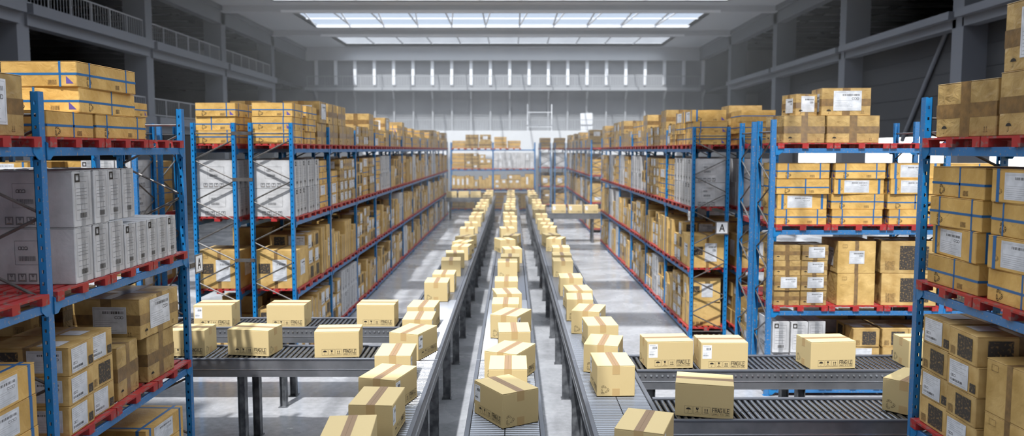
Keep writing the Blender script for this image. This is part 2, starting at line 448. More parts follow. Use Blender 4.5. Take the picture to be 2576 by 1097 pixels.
# ------------------------------------------------------------------ pallets
def make_pallet():
    b = MB(); w, d = 1.04, .96
    for i in range(7):
        y = -d/2+i*(d-.1)/6; b.box(-w/2, w/2, y, y+.1, .078, .098, 'red')
    for x in (-w/2, -.06, w/2-.12):
        b.box(x, x+.12, -d/2, d/2, .062, .078, 'red')
        for y in (-d/2, -.06, d/2-.12): b.box(x, x+.12, y, y+.12, .0, .062, 'red')
    return b.build('pallet', link=False)
PALLET = make_pallet(); PTOP = .098

# ------------------------------------------------------------------ racks
BAY, RD, GAP = 3.27, .90, .27
LEV = (.06, 1.53, 3.04, 4.54)       # undersides of the beams
BH = .085; POSTH = 5.15
LNAME = ('floor level', 'second shelf', 'third shelf', 'top shelf')
ORD = ['first','second','third','fourth','fifth','sixth','seventh','eighth','ninth','tenth','eleventh','twelfth','thirteenth']

def post_mesh(holes=True):
    b = MB(); w, d, t = .09, .075, .005
    b.box(-w/2, w/2, 0, t, 0, POSTH, 'blueworn')
    z = 0; pitch = .115; hh = .034; hy0, hy1 = .026, .048
    for s in (-1, 1):
        x0, x1 = sorted((s*w/2, s*(w/2-t)))
        if not holes: b.box(x0,x1,t,d,0,POSTH,'blue'); continue
        b.box(x0,x1,t,hy0,0,POSTH,'blue'); b.box(x0,x1,hy1,d,0,POSTH,'blue')
        z = 0.
        while z < POSTH:
            z2 = min(z+pitch-hh, POSTH); b.box(x0,x1,hy0,hy1,z,z2,'blue'); z += pitch
    b.box(-w/2-.02, w/2+.02, -.01, d+.01, 0, .008, 'blue')
    for s in (-1,1):
        x0, x1 = sorted((s*w/2, s*(w/2-.022))); b.box(x0,x1,d-t,d,0,POSTH,'blue')
    return b.build('upright_post', link=False)
POST = post_mesh()
def beam_mesh():
    b = MB(); L = BAY-.09
    b.cbox(0, L, .0, .04, 0, BH, 'blueworn', .004)
    for x0, s in ((0,1),(L,-1)):
        vs = [(x0-s*.012,-.008,-.035),(x0+s*.05,-.008,-.035),(x0+s*.13,-.008,.03),(x0+s*.13,-.008,BH+.005),(x0-s*.012,-.008,BH+.05)]
        v2 = [(x,.0,z) for x,_,z in vs]
        f = [tuple(range(5)), tuple(range(9,4,-1))]+[(i,5+i,5+(i+1)%5,(i+1)%5) for i in range(5)]
        b.raw(vs+v2, f, 'blue')
        b.box(*sorted((x0, x0-s*.012)), -.008, .07, -.035, BH+.05, 'blue')
    return b.build('beam', link=False)
BEAM = beam_mesh()
def brace_mesh():
    b = MB(); y0, y1 = .05, RD-.05
    b.tube((0,y0,4.93),(0,y1,4.93),.016,'brace',6)
    z = 4.8; k = 0
    while z-.39 > .2:
        a = (0, y0 if k%2 == 0 else y1, z); c = (0, y1 if k%2 == 0 else y0, z-.39)
        b.tube(a, c, .016, 'brace', 6); z -= .42; k += 1
    b.tube((0,y0,.16),(0,y1,.16),.016,'brace',6)
    return b.build('cross_brace', link=False)
BRACE = brace_mesh()

RACKS = {}
def rack(key, place, origin, rz, nb, bay=BAY, backbeams=True, spacer=False, label=''):
    root = empty('pallet_rack', (origin[0], origin[1], 0), rz)
    tag(root, label, 'shelving', 'blue pallet racks')
    def add(src, loc, rot=0, sx=1):
        o = src.copy(); COL.objects.link(o); o.parent = root; o.location = loc; o.rotation_euler = (0,0,rot); o.scale = (sx,1,1); return o
    for i in range(nb+1):
        add(POST, (i*bay,0,0)); add(POST, (i*bay,RD,0), PI); add(BRACE, (i*bay,0,0))
    for i in range(nb):
        for z in LEV:
            add(BEAM, (i*bay+.045, -.004, z), 0, (bay-.09)/(BAY-.09))
            if backbeams: add(BEAM, (i*bay+bay-.045, RD+.004, z), PI, (bay-.09)/(BAY-.09))
    if spacer:
        for i in (0, nb):
            m = MB()
            for z in (4.9, 3.96, 2.3, .9): m.box(i*bay-.05, i*bay-.042 if i == 0 else i*bay+.05, RD-.07, RD+GAP+.07, z, z+.07, 'brace')
            m.build('row_spacer', root)
    RACKS[key] = (Vector((origin[0],origin[1],0)), rz, place, bay)
    return root

def to_world(key, x, y):
    o, rz, _, _ = RACKS[key]
    c, s = math.cos(rz), math.sin(rz)
    return (o.x+c*x-s*y, o.y+s*x+c*y)

BULK = {'n': MB()}
NAMES = {'strapped':('blue-strapped flat carton','carton','blue-strapped cartons on the racks'),
         'taped':('tape-banded tan carton','carton','tape-banded cartons on the racks'),
         'white':('white carton','white carton','white cartons on the racks'),
         'tall':('tall kraft carton','carton','upright kraft cartons on the racks'),
         'marked':('dark-stamped kraft carton','carton','stamped kraft cartons on the racks')}
BODY = {'strapped':'strapk','taped':'tapedk','white':'white','tall':'tallk','marked':'markk'}
USED = {}
def put_carton(key, kind, x, y, z, w, d, h, var, yaw, desc, bulk=False, kids=True):
    wx, wy = to_world(key, x, y); rz = RACKS[key][1]+yaw
    if bulk:
        mb = BULK['n']; c, s = math.cos(rz), math.sin(rz)
        hx, hy = w/2, d/2
        P = [(wx+c*a-s*b_, wy+s*a+c*b_) for a, b_ in ((-hx,-hy),(hx,-hy),(hx,hy),(-hx,hy))]
        v = [(px,py,z) for px,py in P]+[(px,py,z+h) for px,py in P]
        mb.raw(v, [(0,3,2,1),(4,5,6,7),(0,1,5,4),(1,2,6,5),(2,3,7,6),(3,0,4,7)], BODY[kind])
        def band(lo, hi, k, e=.002):
            hx, hy = w/2+e, d/2+e
            P = [(wx+c*a-s*b_, wy+s*a+c*b_) for a, b_ in ((-hx,-hy),(hx,-hy),(hx,hy),(-hx,hy))]
            v = [(px,py,z+lo) for px,py in P]+[(px,py,z+hi) for px,py in P]
            mb.raw(v, [(0,1,5,4),(1,2,6,5),(2,3,7,6),(3,0,4,7)], k)
        if kind == 'strapped': band(h*.46,h*.54,'strap')
        elif kind == 'taped': band(h*.35,h*.6,'oldtape')
        if var == 1 and kind != 'strapped':
            e = .004
            for (ax, ay, ux, uy, L) in ((-w/2,-d/2-e,1,0,w),(-w/2-e,d/2,0,-1,d),(w/2+e,-d/2,0,1,d)):
                q = []
                for t, zz in ((.28,.3),(.72,.3),(.72,.8),(.28,.8)):
                    a = ax+ux*L*t; b_ = ay+uy*L*t; q.append((wx+c*a-s*b_, wy+s*a+c*b_, z+h*zz))
                mb.face(q, 'paperold')
        return
    src = carton(kind, w, d, h, var)
    o = copy_tree(src, kids=kids); o.location = (wx, wy, z); o.rotation_euler = (0,0,rz)
    n, cat, grp = NAMES[kind]
    lab = f"{n}, {desc}"
    USED[lab] = USED.get(lab, 0)+1
    tag(o, lab, cat, grp)
    return o

rnd = random.Random(11)
POSN = ['near','middle','far']
def load(key, code, bay_i, lev, pal, bulk=False, oi=None, op=None, kids=True):
    """one pallet and the cartons on it"""
    if code == '_': return
    o, rz, place, bay = RACKS[key]
    pitch = (bay-.12)/3
    cx = bay_i*bay+.06+pitch*(pal+.5); cy = RD/2
    z0 = LEV[lev]+BH
    wx, wy = to_world(key, cx, cy)
    lay = ('bottom','second','third','fourth','fifth')
    oi = bay_i if oi is None else oi; op = pal if op is None else op
    NF3 = ('left','middle','right') if key in ('RC','RCb','LC','LCb') else (('far','middle','near') if key in ('RA','RAb','RF','RFb') else ('near','middle','far'))
    NF2 = (NF3[0], NF3[2])
    pb = f"{ORD[oi]} bay, {LNAME[lev]}, {place}"
    pn = ORD[op]
    if bulk:
        mb = BULK['p']
        c, s = math.cos(rz), math.sin(rz)
        def bx(x0,x1,y0,y1,za,zb):
            P = [(wx+c*a-s*b_, wy+s*a+c*b_) for a, b_ in ((x0,y0),(x1,y0),(x1,y1),(x0,y1))]
            v = [(px,py,z0+za) for px,py in P]+[(px,py,z0+zb) for px,py in P]
            mb.raw(v, [(0,3,2,1),(4,5,6,7),(0,1,5,4),(1,2,6,5),(2,3,7,6),(3,0,4,7)], 'red')
        bx(-.52,.52,-.48,.48,.07,.098)
        for x in (-.52,-.06,.4): bx(x,x+.12,-.48,.48,0,.07)
    else:
        p = PALLET.copy(); COL.objects.link(p); p.location = (wx, wy, z0); p.rotation_euler = (0,0,rz); p.scale = (min(1,(pitch-.02)/1.04),1,1)
        tag(p, f"red wooden pallet, {pn} in the {pb}", 'pallet', 'red pallets on the racks')
    z = z0+PTOP+.001
    j = lambda a=.012: rnd.uniform(-a, a)
    P = lambda kind, x, y, zz, w, d, h, var, yaw, t: put_carton(key, kind, cx+x, cy+y, zz, w, d, h, var, yaw, t, bulk, kids)
    base = f"{pn} pallet, {pb}"
    if code == '.': return
    if code in 'Ss':
        n = {3:3}.get(lev, 4); hh = (.275 if n == 3 else .28)
        if code == 's' or (rnd.random() < .3 and lev < 3 and key != 'RC'): n -= 1
        w = .96
        for i in range(n):
            v = rnd.choice((0,0,1,2)); ww = rnd.choice((.96,.92))
            P('strapped', j(.02), j(.02), z+i*(hh+.002), ww, .82, hh, v, rnd.uniform(-.03,.03), f"{lay[i]} layer, {base}")
    elif code == 'W':
        for i in range(2):
            for k in range(3):
                P('white', -.34+k*.34+j(.004), j(.02), z+i*.582, .315, .88, .58, rnd.choice((0,1)), 0, f"{lay[i]} row, {NF3[k]} box, {base}")
    elif code == 'w':
        for k in range(3):
            P('white', -.34+k*.34+j(.004), j(.02), z, .30, .88, .58, rnd.choice((0,1)), 0, f"{NF3[k]} box single row, {base}")
    elif code == 'T':
        ws = rnd.choice(((.32,.32,.32),(.25,.25,.22,.24),(.3,.36,.3))); x = -.5; hh = rnd.choice((.98,1.08))
        for k, w in enumerate(ws):
            P('tall', x+w/2, j(.02), z, w-.006, .9, hh*rnd.choice((1,1,.93,.8,.66)), rnd.choice((0,0,1)), 0, f"{ORD[k]} in its row, {base}"); x += w+.004
    elif code in 'Bb':
        n = 1 if code == 'b' else 2
        hh = .5 if lev == 3 else .53
        for i in range(n):
            w = .94 if i == 0 else rnd.choice((.94,.8))
            P('taped', j(.02), j(.02), z+i*(hh+.002), w, .84, hh, rnd.choice((0,1,1)) if i else 0, rnd.uniform(-.03,.03), f"{lay[i]} of stack, {base}")
    elif code == 'K':
        n = (4 if key == 'RC' else rnd.choice((4,4,3))) if lev < 3 else 2
        for i in range(n):
            for k in range(2):
                P('taped', -.25+k*.5+j(.006), -.12+j(.02), z+i*.282, .485, .62, .28, rnd.choice((0,1)), rnd.uniform(-.02,.02), f"{lay[i]} layer {NF2[k]} stack, {base}")
    elif code == 'M':
        n = 3
        for i in range(n):
            for k in range(2):
                if i == 2 and rnd.random() < .3: continue
                P('marked', -.25+k*.5+j(.006), j(.02), z+i*.342, .485, .84, .34, rnd.choice((0,1)), rnd.uniform(-.02,.02), f"{lay[i]} layer {NF2[k]} stack, {base}")
    elif code == 'L':
        P('tall', j(.02), 0, z, .94, .86, .8, 1, 0, f"one large box, {base}")
    elif code == 'D':
        for i in range(2):
            P('tall', j(.02), -.02, z+i*.602, .7, .8, .6, 1 if i else 0, rnd.uniform(-.05,.05), f"{lay[i]} of stack, {base}")
BULK['p'] = MB()

def fill(key, nb, plan, near_bays, default, reverse=False, kids_bays=99, toplevels=(0,1,2,3)):
    """plan: {level: string of pallet codes, three per bay from the bay nearest the camera}"""
    for lev in toplevels:
        st = plan.get(lev, '')
        for b in range(nb):
            for p in range(3):
                i = b*3+p
                code = st[i] if i < len(st) else rnd.choice(default[lev])
                bi = (nb-1-b) if reverse else b
                pp = (2-p) if reverse else p
                load(key, code, bi, lev, pp, bulk=b >= near_bays, oi=b, op=p, kids=b < kids_bays)

DEF = {3:'SSBbKsB', 2:'WSKMMTSKWT', 1:'TTMKTBMWT', 0:'MTMKTBWM'}
# left aisle rack, front row and the row behind it
XL, XR = -4.46, 4.34
rack('LA', 'left aisle rack', (XL,16.35), PI/2, 12, spacer=True, label='long blue pallet rack lining the left side of the conveyor aisle')
rack('LAb', 'outer left rack', (XL-RD-GAP,16.35), PI/2, 12, label='blue pallet rack standing back to back behind the left aisle rack')
rack('RA', 'right aisle rack', (XR,19.3+6*BAY), -PI/2, 6, spacer=False, label='long blue pallet rack lining the right side of the conveyor aisle')
rack('RAb', 'outer right rack', (XR+RD+GAP,19.3+6*BAY), -PI/2, 6, label='blue pallet rack back to back behind the right aisle rack')
rack('RF2', 'far right rack', (XR,44.2+6*BAY), -PI/2, 6, label='blue pallet rack past the cross aisle on the right, far down the hall')
rack('LF', 'foreground left rack', (XL,10.9-2*BAY), PI/2, 2, label='blue pallet rack in the left corner of the view, cut by the frame')
rack('LFb', 'rear left-corner rack', (XL-RD-GAP,10.9-2*BAY), PI/2, 2, label='blue pallet rack back to back behind the foreground left rack')
rack('RF', 'foreground right rack', (XR,8.5), -PI/2, 2, label='blue pallet rack in the right corner of the view, cut by the frame')
rack('RFb', 'rear right-corner rack', (XR+RD+GAP,8.5), -PI/2, 2, label='blue pallet rack back to back behind the foreground right rack')
rack('RC', 'right cross rack', (4.78,14.65), 0, 3, 3.2, label='blue pallet rack facing the camera beyond the right feeder conveyors')
rack('RCb', 'rear cross rack', (4.78,14.65+RD+GAP), 0, 3, 3.2, label='blue pallet rack back to back behind the right cross rack')
rack('LC', 'left cross rack', (-7.6-3*3.2,16.1), 0, 3, 3.2, label='blue pallet rack behind the foreground left rack, facing the camera')
rack('LCb', 'rear left-cross rack', (-7.6-3*3.2,16.1+RD+GAP), 0, 3, 3.2, label='blue pallet rack back to back behind the left cross rack')
rack('FC', 'end rack', (-4.55,59.6), 0, 2, 3.13, label='blue pallet rack across the far end of the conveyor lines')
rack('FR', 'far end rack', (4.3-RD-GAP,64.2), PI/2, 1, spacer=False, label='blue rack end with crossed braces beside the end rack')
rack('FRb', 'far end rack', (4.3,64.2), PI/2, 1, label='blue rack end nearest the right wall at the far end')

fill('LA', 12, {3:'SSBBBbKKBSsBKKS', 2:'WWSSKKMSKSWWTMK', 1:'LMTTTTMKMSTKMTW', 0:'MTMMWWMTKTMMKTM'}, 5, DEF)
fill('LAb', 12, {3:'SSB', 2:'WWS', 1:'LMT', 0:'MTB'}, 1, DEF)
fill('RA', 6, {3:'SSKBKKBSSKb', 2:'WWSSKKMWWTS', 1:'LMTTMTTKMTM', 0:'DKTMWMTKMTB'}, 4, DEF, reverse=True)
fill('RAb', 6, {3:'SBS', 2:'WWS', 1:'LMT', 0:'MTB'}, 0, DEF, reverse=True)
fill('RF2', 6, {}, 0, DEF, reverse=True)
fill('FC', 2, {3:'sBBSs_', 2:'SKMWWW', 1:'TTTMMT', 0:'KMSSKT'}, 0, DEF)
fill('FR', 1, {3:'SSb', 2:'WWW', 1:'LLM', 0:'KSM'}, 0, DEF)
fill('FRb', 1, {3:'SSb', 2:'WWW', 1:'LLM', 0:'SSM'}, 0, DEF)
fill('LC', 3, {3:'b_S'*3, 2:'MWWKKWSSW', 1:'MWWMKWWSM', 0:'MMTMTMTMM'}, 3, DEF)
fill('LCb', 3, {3:'__S_b__S_', 2:'SSKSMSSSS', 1:'TMMTMMTMM', 0:'MMTMTMTMM'}, 0, DEF)
# right cross rack
fill('RC', 3, {3:'...______', 2:'SSSSMSSSS', 1:'KD_MBMMKT', 0:'WMMMMBMMT'}, 2, DEF)
fill('RCb', 3, {3:'.........', 2:'...s.s...', 1:'..T..M...', 0:'MBMWMMTMM'}, 0, DEF)

def loose(key, kind, lev, x, y, lay_z, w, d, h, var, yaw, desc):
    put_carton(key, kind, x, y, LEV[lev]+BH+PTOP+.001+lay_z, w, d, h, var, yaw, desc)
# tops of the right cross rack
T = 3
loose('RC','taped',T,.53,.45,0,.78,.8,.50,0,.10,'bottom left of the pair on the right cross rack top')
loose('RC','taped',T,1.47,.45,0,.95,.8,.50,0,-.02,'bottom right of the pair on the right cross rack top')
loose('RC','taped',T,1.36,.42,.502,.88,.62,.50,1,-.06,'large white label, stacked upper right on the right cross rack')
loose('RC','taped',T,.62,.50,.502,.42,.55,.40,1,.15,'small one stacked upper left on the right cross rack')
loose('RC','marked',1,2.62,.42,0,.98,.84,.60,0,-.1,'broad one standing right in the second shelf first bay, right cross rack')
loose('RC','marked',1,2.60,.42,.602,.98,.84,.60,0,-.12,'broad one stacked upper right in second shelf first bay, right cross rack')
load('RC','.',0,1,2)
# foreground left rack (bay 0 near the camera, bay 1 beyond the post)
for b in range(2):
    for p in range(3):
        for lev in range(4): load('LF', '.', b, lev, p)
loose('LF','taped',3,2.60,.46,0,1.0,.80,.56,1,.02,'with COD label, at the left edge on the top shelf')
loose('LF','taped',3,2.5,.52,.562,.90,.70,.56,0,.04,'upper one at the left edge on the top shelf')
loose('LF','strapped',3,BAY+.60,.44,0,.86,.78,.262,1,.0,'bottom layer just beyond the front post, foreground left top shelf')
loose('LF','strapped',3,BAY+1.66,.42,0,1.12,.76,.262,0,-.02,'bottom layer farther one, foreground left top shelf')
loose('LF','strapped',3,BAY+1.38,.44,.264,1.28,.78,.262,1,.02,'middle layer of three, foreground left top shelf')
loose('LF','strapped',3,BAY+1.34,.42,.528,1.22,.80,.262,0,-.03,'topmost of the foreground left top shelf')
for i, (x, w) in enumerate(((BAY+.64,.34),(BAY+1.0,.32),(BAY+1.34,.31),(BAY+1.66,.27),(BAY+1.95,.26),(BAY+2.23,.26),(BAY+2.51,.26),(BAY+2.79,.26))):
    loose('LF','white',2,x,.44,0,w,.88,.58 if i < 3 else .52,i%2,0,f'{ORD[i]} from the front post, lower row, foreground left third shelf')
for i, (x, w) in enumerate(((BAY+.66,.36),(BAY+1.04,.3),(BAY+1.46,.3),(BAY+1.78,.28))):
    loose('LF','white',2,x,.44 if i < 2 else .5,.582,w,.88,.58,(i+1)%2,0,f'{ORD[i]} from the front post, upper row, foreground left third shelf')
for i in range(3):
    loose('LF','marked',1,BAY+.45+i*.02,.42,i*.302,.50,.84,.30,1,.03,f'{("bottom","middle","top")[i]} of the stack by the front post, foreground left second shelf')
    if i < 3: loose('LF','marked',1,BAY+.98,.46,i*.302,.46,.84,.30,(i+1)%2,-.02,f'{("bottom","middle","top")[i]} of the second stack from the post, foreground left second shelf')
loose('LF','taped',1,BAY+1.60,.44,0,.56,.74,.62,0,.05,'lower box before the big labelled one, foreground left second shelf')
loose('LF','taped',1,BAY+2.45,.44,0,.70,.80,.58,0,-.04,'under the big labelled box, foreground left second shelf')
loose('LF','taped',1,BAY+2.42,.44,.582,.98,.84,.50,1,-.05,'big one with white label at the far end, foreground left second shelf')
for i in range(3):
    loose('LF','strapped',1,2.5,.40,i*.302,.95,.80,.30,2,.02*i,f'{("bottom","middle","top")[i]} with COD label before the front post, foreground left second shelf')
    loose('LF','strapped',0,BAY+2.45,.42,i*.302,1.0,.80,.30,2,-.04,f'{("bottom","middle","top")[i]} at the far end, foreground left floor level')
    loose('LF','strapped',0,BAY+1.35,.42,i*.282,.95,.80,.28,2,.03,f'{("bottom","middle","top")[i]} mid bay, foreground left floor level')
fill('LFb', 2, {3:'______', 2:'...WWw', 1:'...BMB', 0:'...MMM'}, 2, DEF)
# foreground right rack (bay 0 beyond nearest post at the far end, runs towards the camera)
for b in range(2):
    for p in range(3):
        for lev in range(4): load('RF', '.', b, lev, p)
loose('RF','taped',3,.70,.42,0,.85,.80,.53,0,.12,'behind the nearer pair on the foreground right top shelf')
loose('RF','taped',3,1.75,.46,0,.95,.84,.56,0,.03,'bottom of the pair at the right edge, top shelf')
loose('RF','taped',3,1.72,.46,.562,.90,.80,.60,3,.03,'COD label, top of the pair at the right edge')
for i, v in enumerate((1,2,0,1)):
    loose('RF','strapped',2,.62,.42+.02*(i%2),i*.302,.88+.04*(i%2),.78,.30,v,(.02,-.08,.03,.0)[i],f'{("bottom","second","third","top")[i]} of stack by the corner post, foreground right third shelf')
    loose('RF','strapped',2,1.68,.44,i*.302,.94,.80,.30,(1,2,0,2)[i],(-.02,.05,-.03,.02)[i],f'{("bottom","second","third","top")[i]} of the edge stack, foreground right third shelf')
for i in range(4):
    loose('RF','marked',1,.42,.44,i*.29,.52,.84,.288,i%2,(0,.03,-.03,.02)[i],f'{("bottom","second","third","top")[i]} of stack next to the corner post, foreground right second shelf')
    loose('RF','marked',1,.98,.40,i*.29,.50,.84,.288,(i+1)%2,(.03,0,.02,-.03)[i],f'{("bottom","second","third","top")[i]} of the second stack, foreground right second shelf')
for i in range(2):
    loose('RF','tall',1,1.62,.42,i*.5,.62,.8,.498,0,.06,f'{("lower","upper")[i]} at the right edge, foreground right second shelf')
fill('RFb', 2, {3:'______', 2:'...SMS', 1:'...BMB', 0:'...MMM'}, 2, DEF, reverse=True)

bulk = BULK['n'].build('distant_cartons')
tag(bulk, 'mass of small brown and white cartons filling the distant rack bays', 'cartons', None, 'stuff')
bp_ = BULK['p'].build('distant_pallets')
tag(bp_, 'thin red pallets lying under the cartons in the distant rack bays', 'pallets', None, 'stuff')

# ------------------------------------------------------------------ A signs
def sign(loc, rz, s, label):
    r = empty('aisle_sign', loc, rz); tag(r, label, 'sign')
    b = MB(); b.box(-s*1.1, s*.1, .0, .006, -s*.12, s*.12, 'brace'); b.build('bracket', r)
    b = MB(); b.cbox(-s/2, s/2, -.006, .0, -s/2, s/2, 'signfr', .002); bd = b.build('sign_board', r)
    b = MB(); b.box(-s*.41, s*.41, -.0085, -.0062, -s*.41, s*.41, 'sign'); b.build('sign_face', bd)
    b = MB(); F = Face(b, (0,-.0085,0), (1,0,0), (0,0,1), (0,-1,0))
    word(F, 'A', -s*.17, -s*.26, s*.34, s*.52, s*.08, 'ink'); b.build('letter', bd)
sign((XL+.03,11.2,3.0), PI/2, .27, 'white letter A sign on the end post of the foreground left rack')
sign((5.08,19.24,2.72), 0, .32, 'white letter A sign facing the camera on the right aisle rack')
sign((XR-.012,19.42,3.0), -PI/2, .27, 'narrow-seen letter A sign on the aisle post of the right rack')

# ------------------------------------------------------------------ conveyors
ZR = 1.455       # roller crown
ZT = 1.47        # rail top
def roller_mesh(L, r, gap=.5):
    b = MB()
    segs = ((-L/2, -L/2+L*gap-.006), (-L/2+L*gap+.006, L/2))
    for a, c in segs: b.tube((a,0,0),(c,0,0),r,'roller',12)
    b.tube((-L/2-.01,0,0),(L/2+.01,0,0),r*.62,'dark',8)
    return b.build('roller', link=False)
def section(name_label, y0, y1, W, rollers, pitch=.0605, r=.0215, bolts=False, legs=(), loc=(0,0), rz=0, cat='conveyor', gapf=.5, flange=.055, group=None, merged=False, endrail=False):
    """a straight roller conveyor: local x across, local y along"""
    root = empty('roller_conveyor', (loc[0], loc[1], 0), rz); tag(root, name_label, cat, group)
    L = y1-y0
    for s in (-1, 1):
        b = MB(); xo = s*W/2; xi = s*(W/2-flange)
        x0, x1 = sorted((xo, xi))
        b.cbox(x0, x1, y0+.004, y1-.004, ZT-.03, ZT, 'railtop', .004)
        web0, web1 = sorted((xo-s*.008, xo-s*.020))
        b.box(web0, web1, y0+.006, y1-.006, ZT-.165, ZT-.03, 'rail')
        g0, g1 = sorted((xo-s*.001, xo-s*.02)); b.box(g0, g1, y0+.006, y1-.006, ZT-.173, ZT-.165, 'groove')
        b.box(web0, web1, y0+.006, y1-.006, ZT-.275, ZT-.173, 'rail')
        l0, l1 = sorted((xo-s*.004, xo-s*.05)); b.box(l0, l1, y0+.006, y1-.006, ZT-.285, ZT-.275, 'rail')
        rail = b.build('side_rail', root)
        if bolts and s == bolts:
            bb = MB(); y = y0+.05
            while y < y1-.03:
                bb.tube((xo-s*.008,y,ZT-.085),(xo+s*.002,y,ZT-.085),.016,'bolt',10); bb.tube((xo+s*.002,y,ZT-.085),(xo+s*.008,y,ZT-.085),.009,'bolt',6); y += pitch
            bb.build('axle_bolts', rail)
    RL = W-2*flange-.01
    if not merged:
        src = roller_mesh(RL, r, gapf)
        y = y0+pitch/2
        while y < y1:
            o = src.copy(); COL.objects.link(o); o.parent = root; o.location = (0, y, ZR-r); y += pitch
    else:
        b = MB(); b.cbox(-RL/2, RL/2, y0+.02, y1-.02, ZR-.05, ZR, 'belt', .01); b.build('belt', root)
    b = MB(); b.box(-RL/2-.01, RL/2+.01, y0+.01, y1-.01, ZR-.075, ZR-.07, 'dark'); b.build('gap_shade_tray', root)  # dark sheet added so the gaps between rollers look shaded
    for (ly) in legs:
        for s in (-1, 1):
            b = MB(); x0, x1 = sorted((s*(W/2-.03), s*(W/2-.165)))
            b.box(x0, x1, ly-.055, ly-.045, .012, ZT-.28, 'leg'); b.box(x0, x1, ly+.045, ly+.055, .012, ZT-.28, 'leg')
            xm = (x0+x1)/2; b.box(xm-.006, xm+.006, ly-.045, ly+.045, .012, ZT-.28, 'leg')
            b.box(x0-.02, x1+.02, ly-.08, ly+.08, 0, .012, 'leg')
            b.build('leg', root)
    return root
SEC = 4.82; Y0 = 11.75
LN = {-1.54:'left', -.08:'middle', 1.33:'right'}
for cx, nm in LN.items():
    W = .86 if nm != 'middle' else .9
    for k in range(-1, 9):
        a = Y0+k*SEC; b_ = min(a+SEC, 57.6)
        legs = [a+.35+i*2.4 for i in range(2)] if k >= 0 else [a+1.2, a+3.6]
        legs = [l for l in legs if l < b_-.1]
        pos = {-1:'nearest section, leaving the bottom of the frame', 0:'section just past the first rail joint', 1:'section past the second rail joint'}.get(k, f'{ORD[k+1]} section from the camera')
        section(f'{nm} roller conveyor line, {pos}', a, b_, W, True, legs=legs, loc=(cx,0), merged=k >= 1, group='roller conveyor sections')
# feeders: local y -> world x
def feeder(label, x0, x1, yf, W, bolts, legs, gapf=.6, pitch=.0805, merged=False):
    return section(label, x0, x1, W, True, pitch=pitch, r=.031, bolts=bolts, legs=legs, loc=(0, yf+W/2), rz=-PI/2, gapf=gapf, merged=merged, group='feeder conveyors')
feeder('left feeder conveyor nearer the camera, carrying three boxes', -7.4, -1.985, 11.8, .87, 0, (-7.0,-4.1))
feeder('left feeder conveyor farther from the camera, in front of the rack end', -7.4, -1.985, 13.94, .85, 1, (-7.0,-4.1))
feeder('right feeder conveyor farther from the camera, carrying three boxes', 1.775, 7.6, 11.17, .87, 1, (2.0,4.15,7.3))
feeder('right feeder conveyor nearer the camera, carrying the tilted box', 1.775, 7.6, 9.05, .88, 0, (2.0,4.15,7.3))
feeder('distant right feeder conveyor crossing the gap in the racks', 1.80, 5.9, 39.4, .85, 0, (2.0,4.0), merged=True)
feeder('distant left feeder conveyor at the end of the lines', -4.35, -2.0, 52.5, .85, 0, (-4.1,-2.4), merged=True)

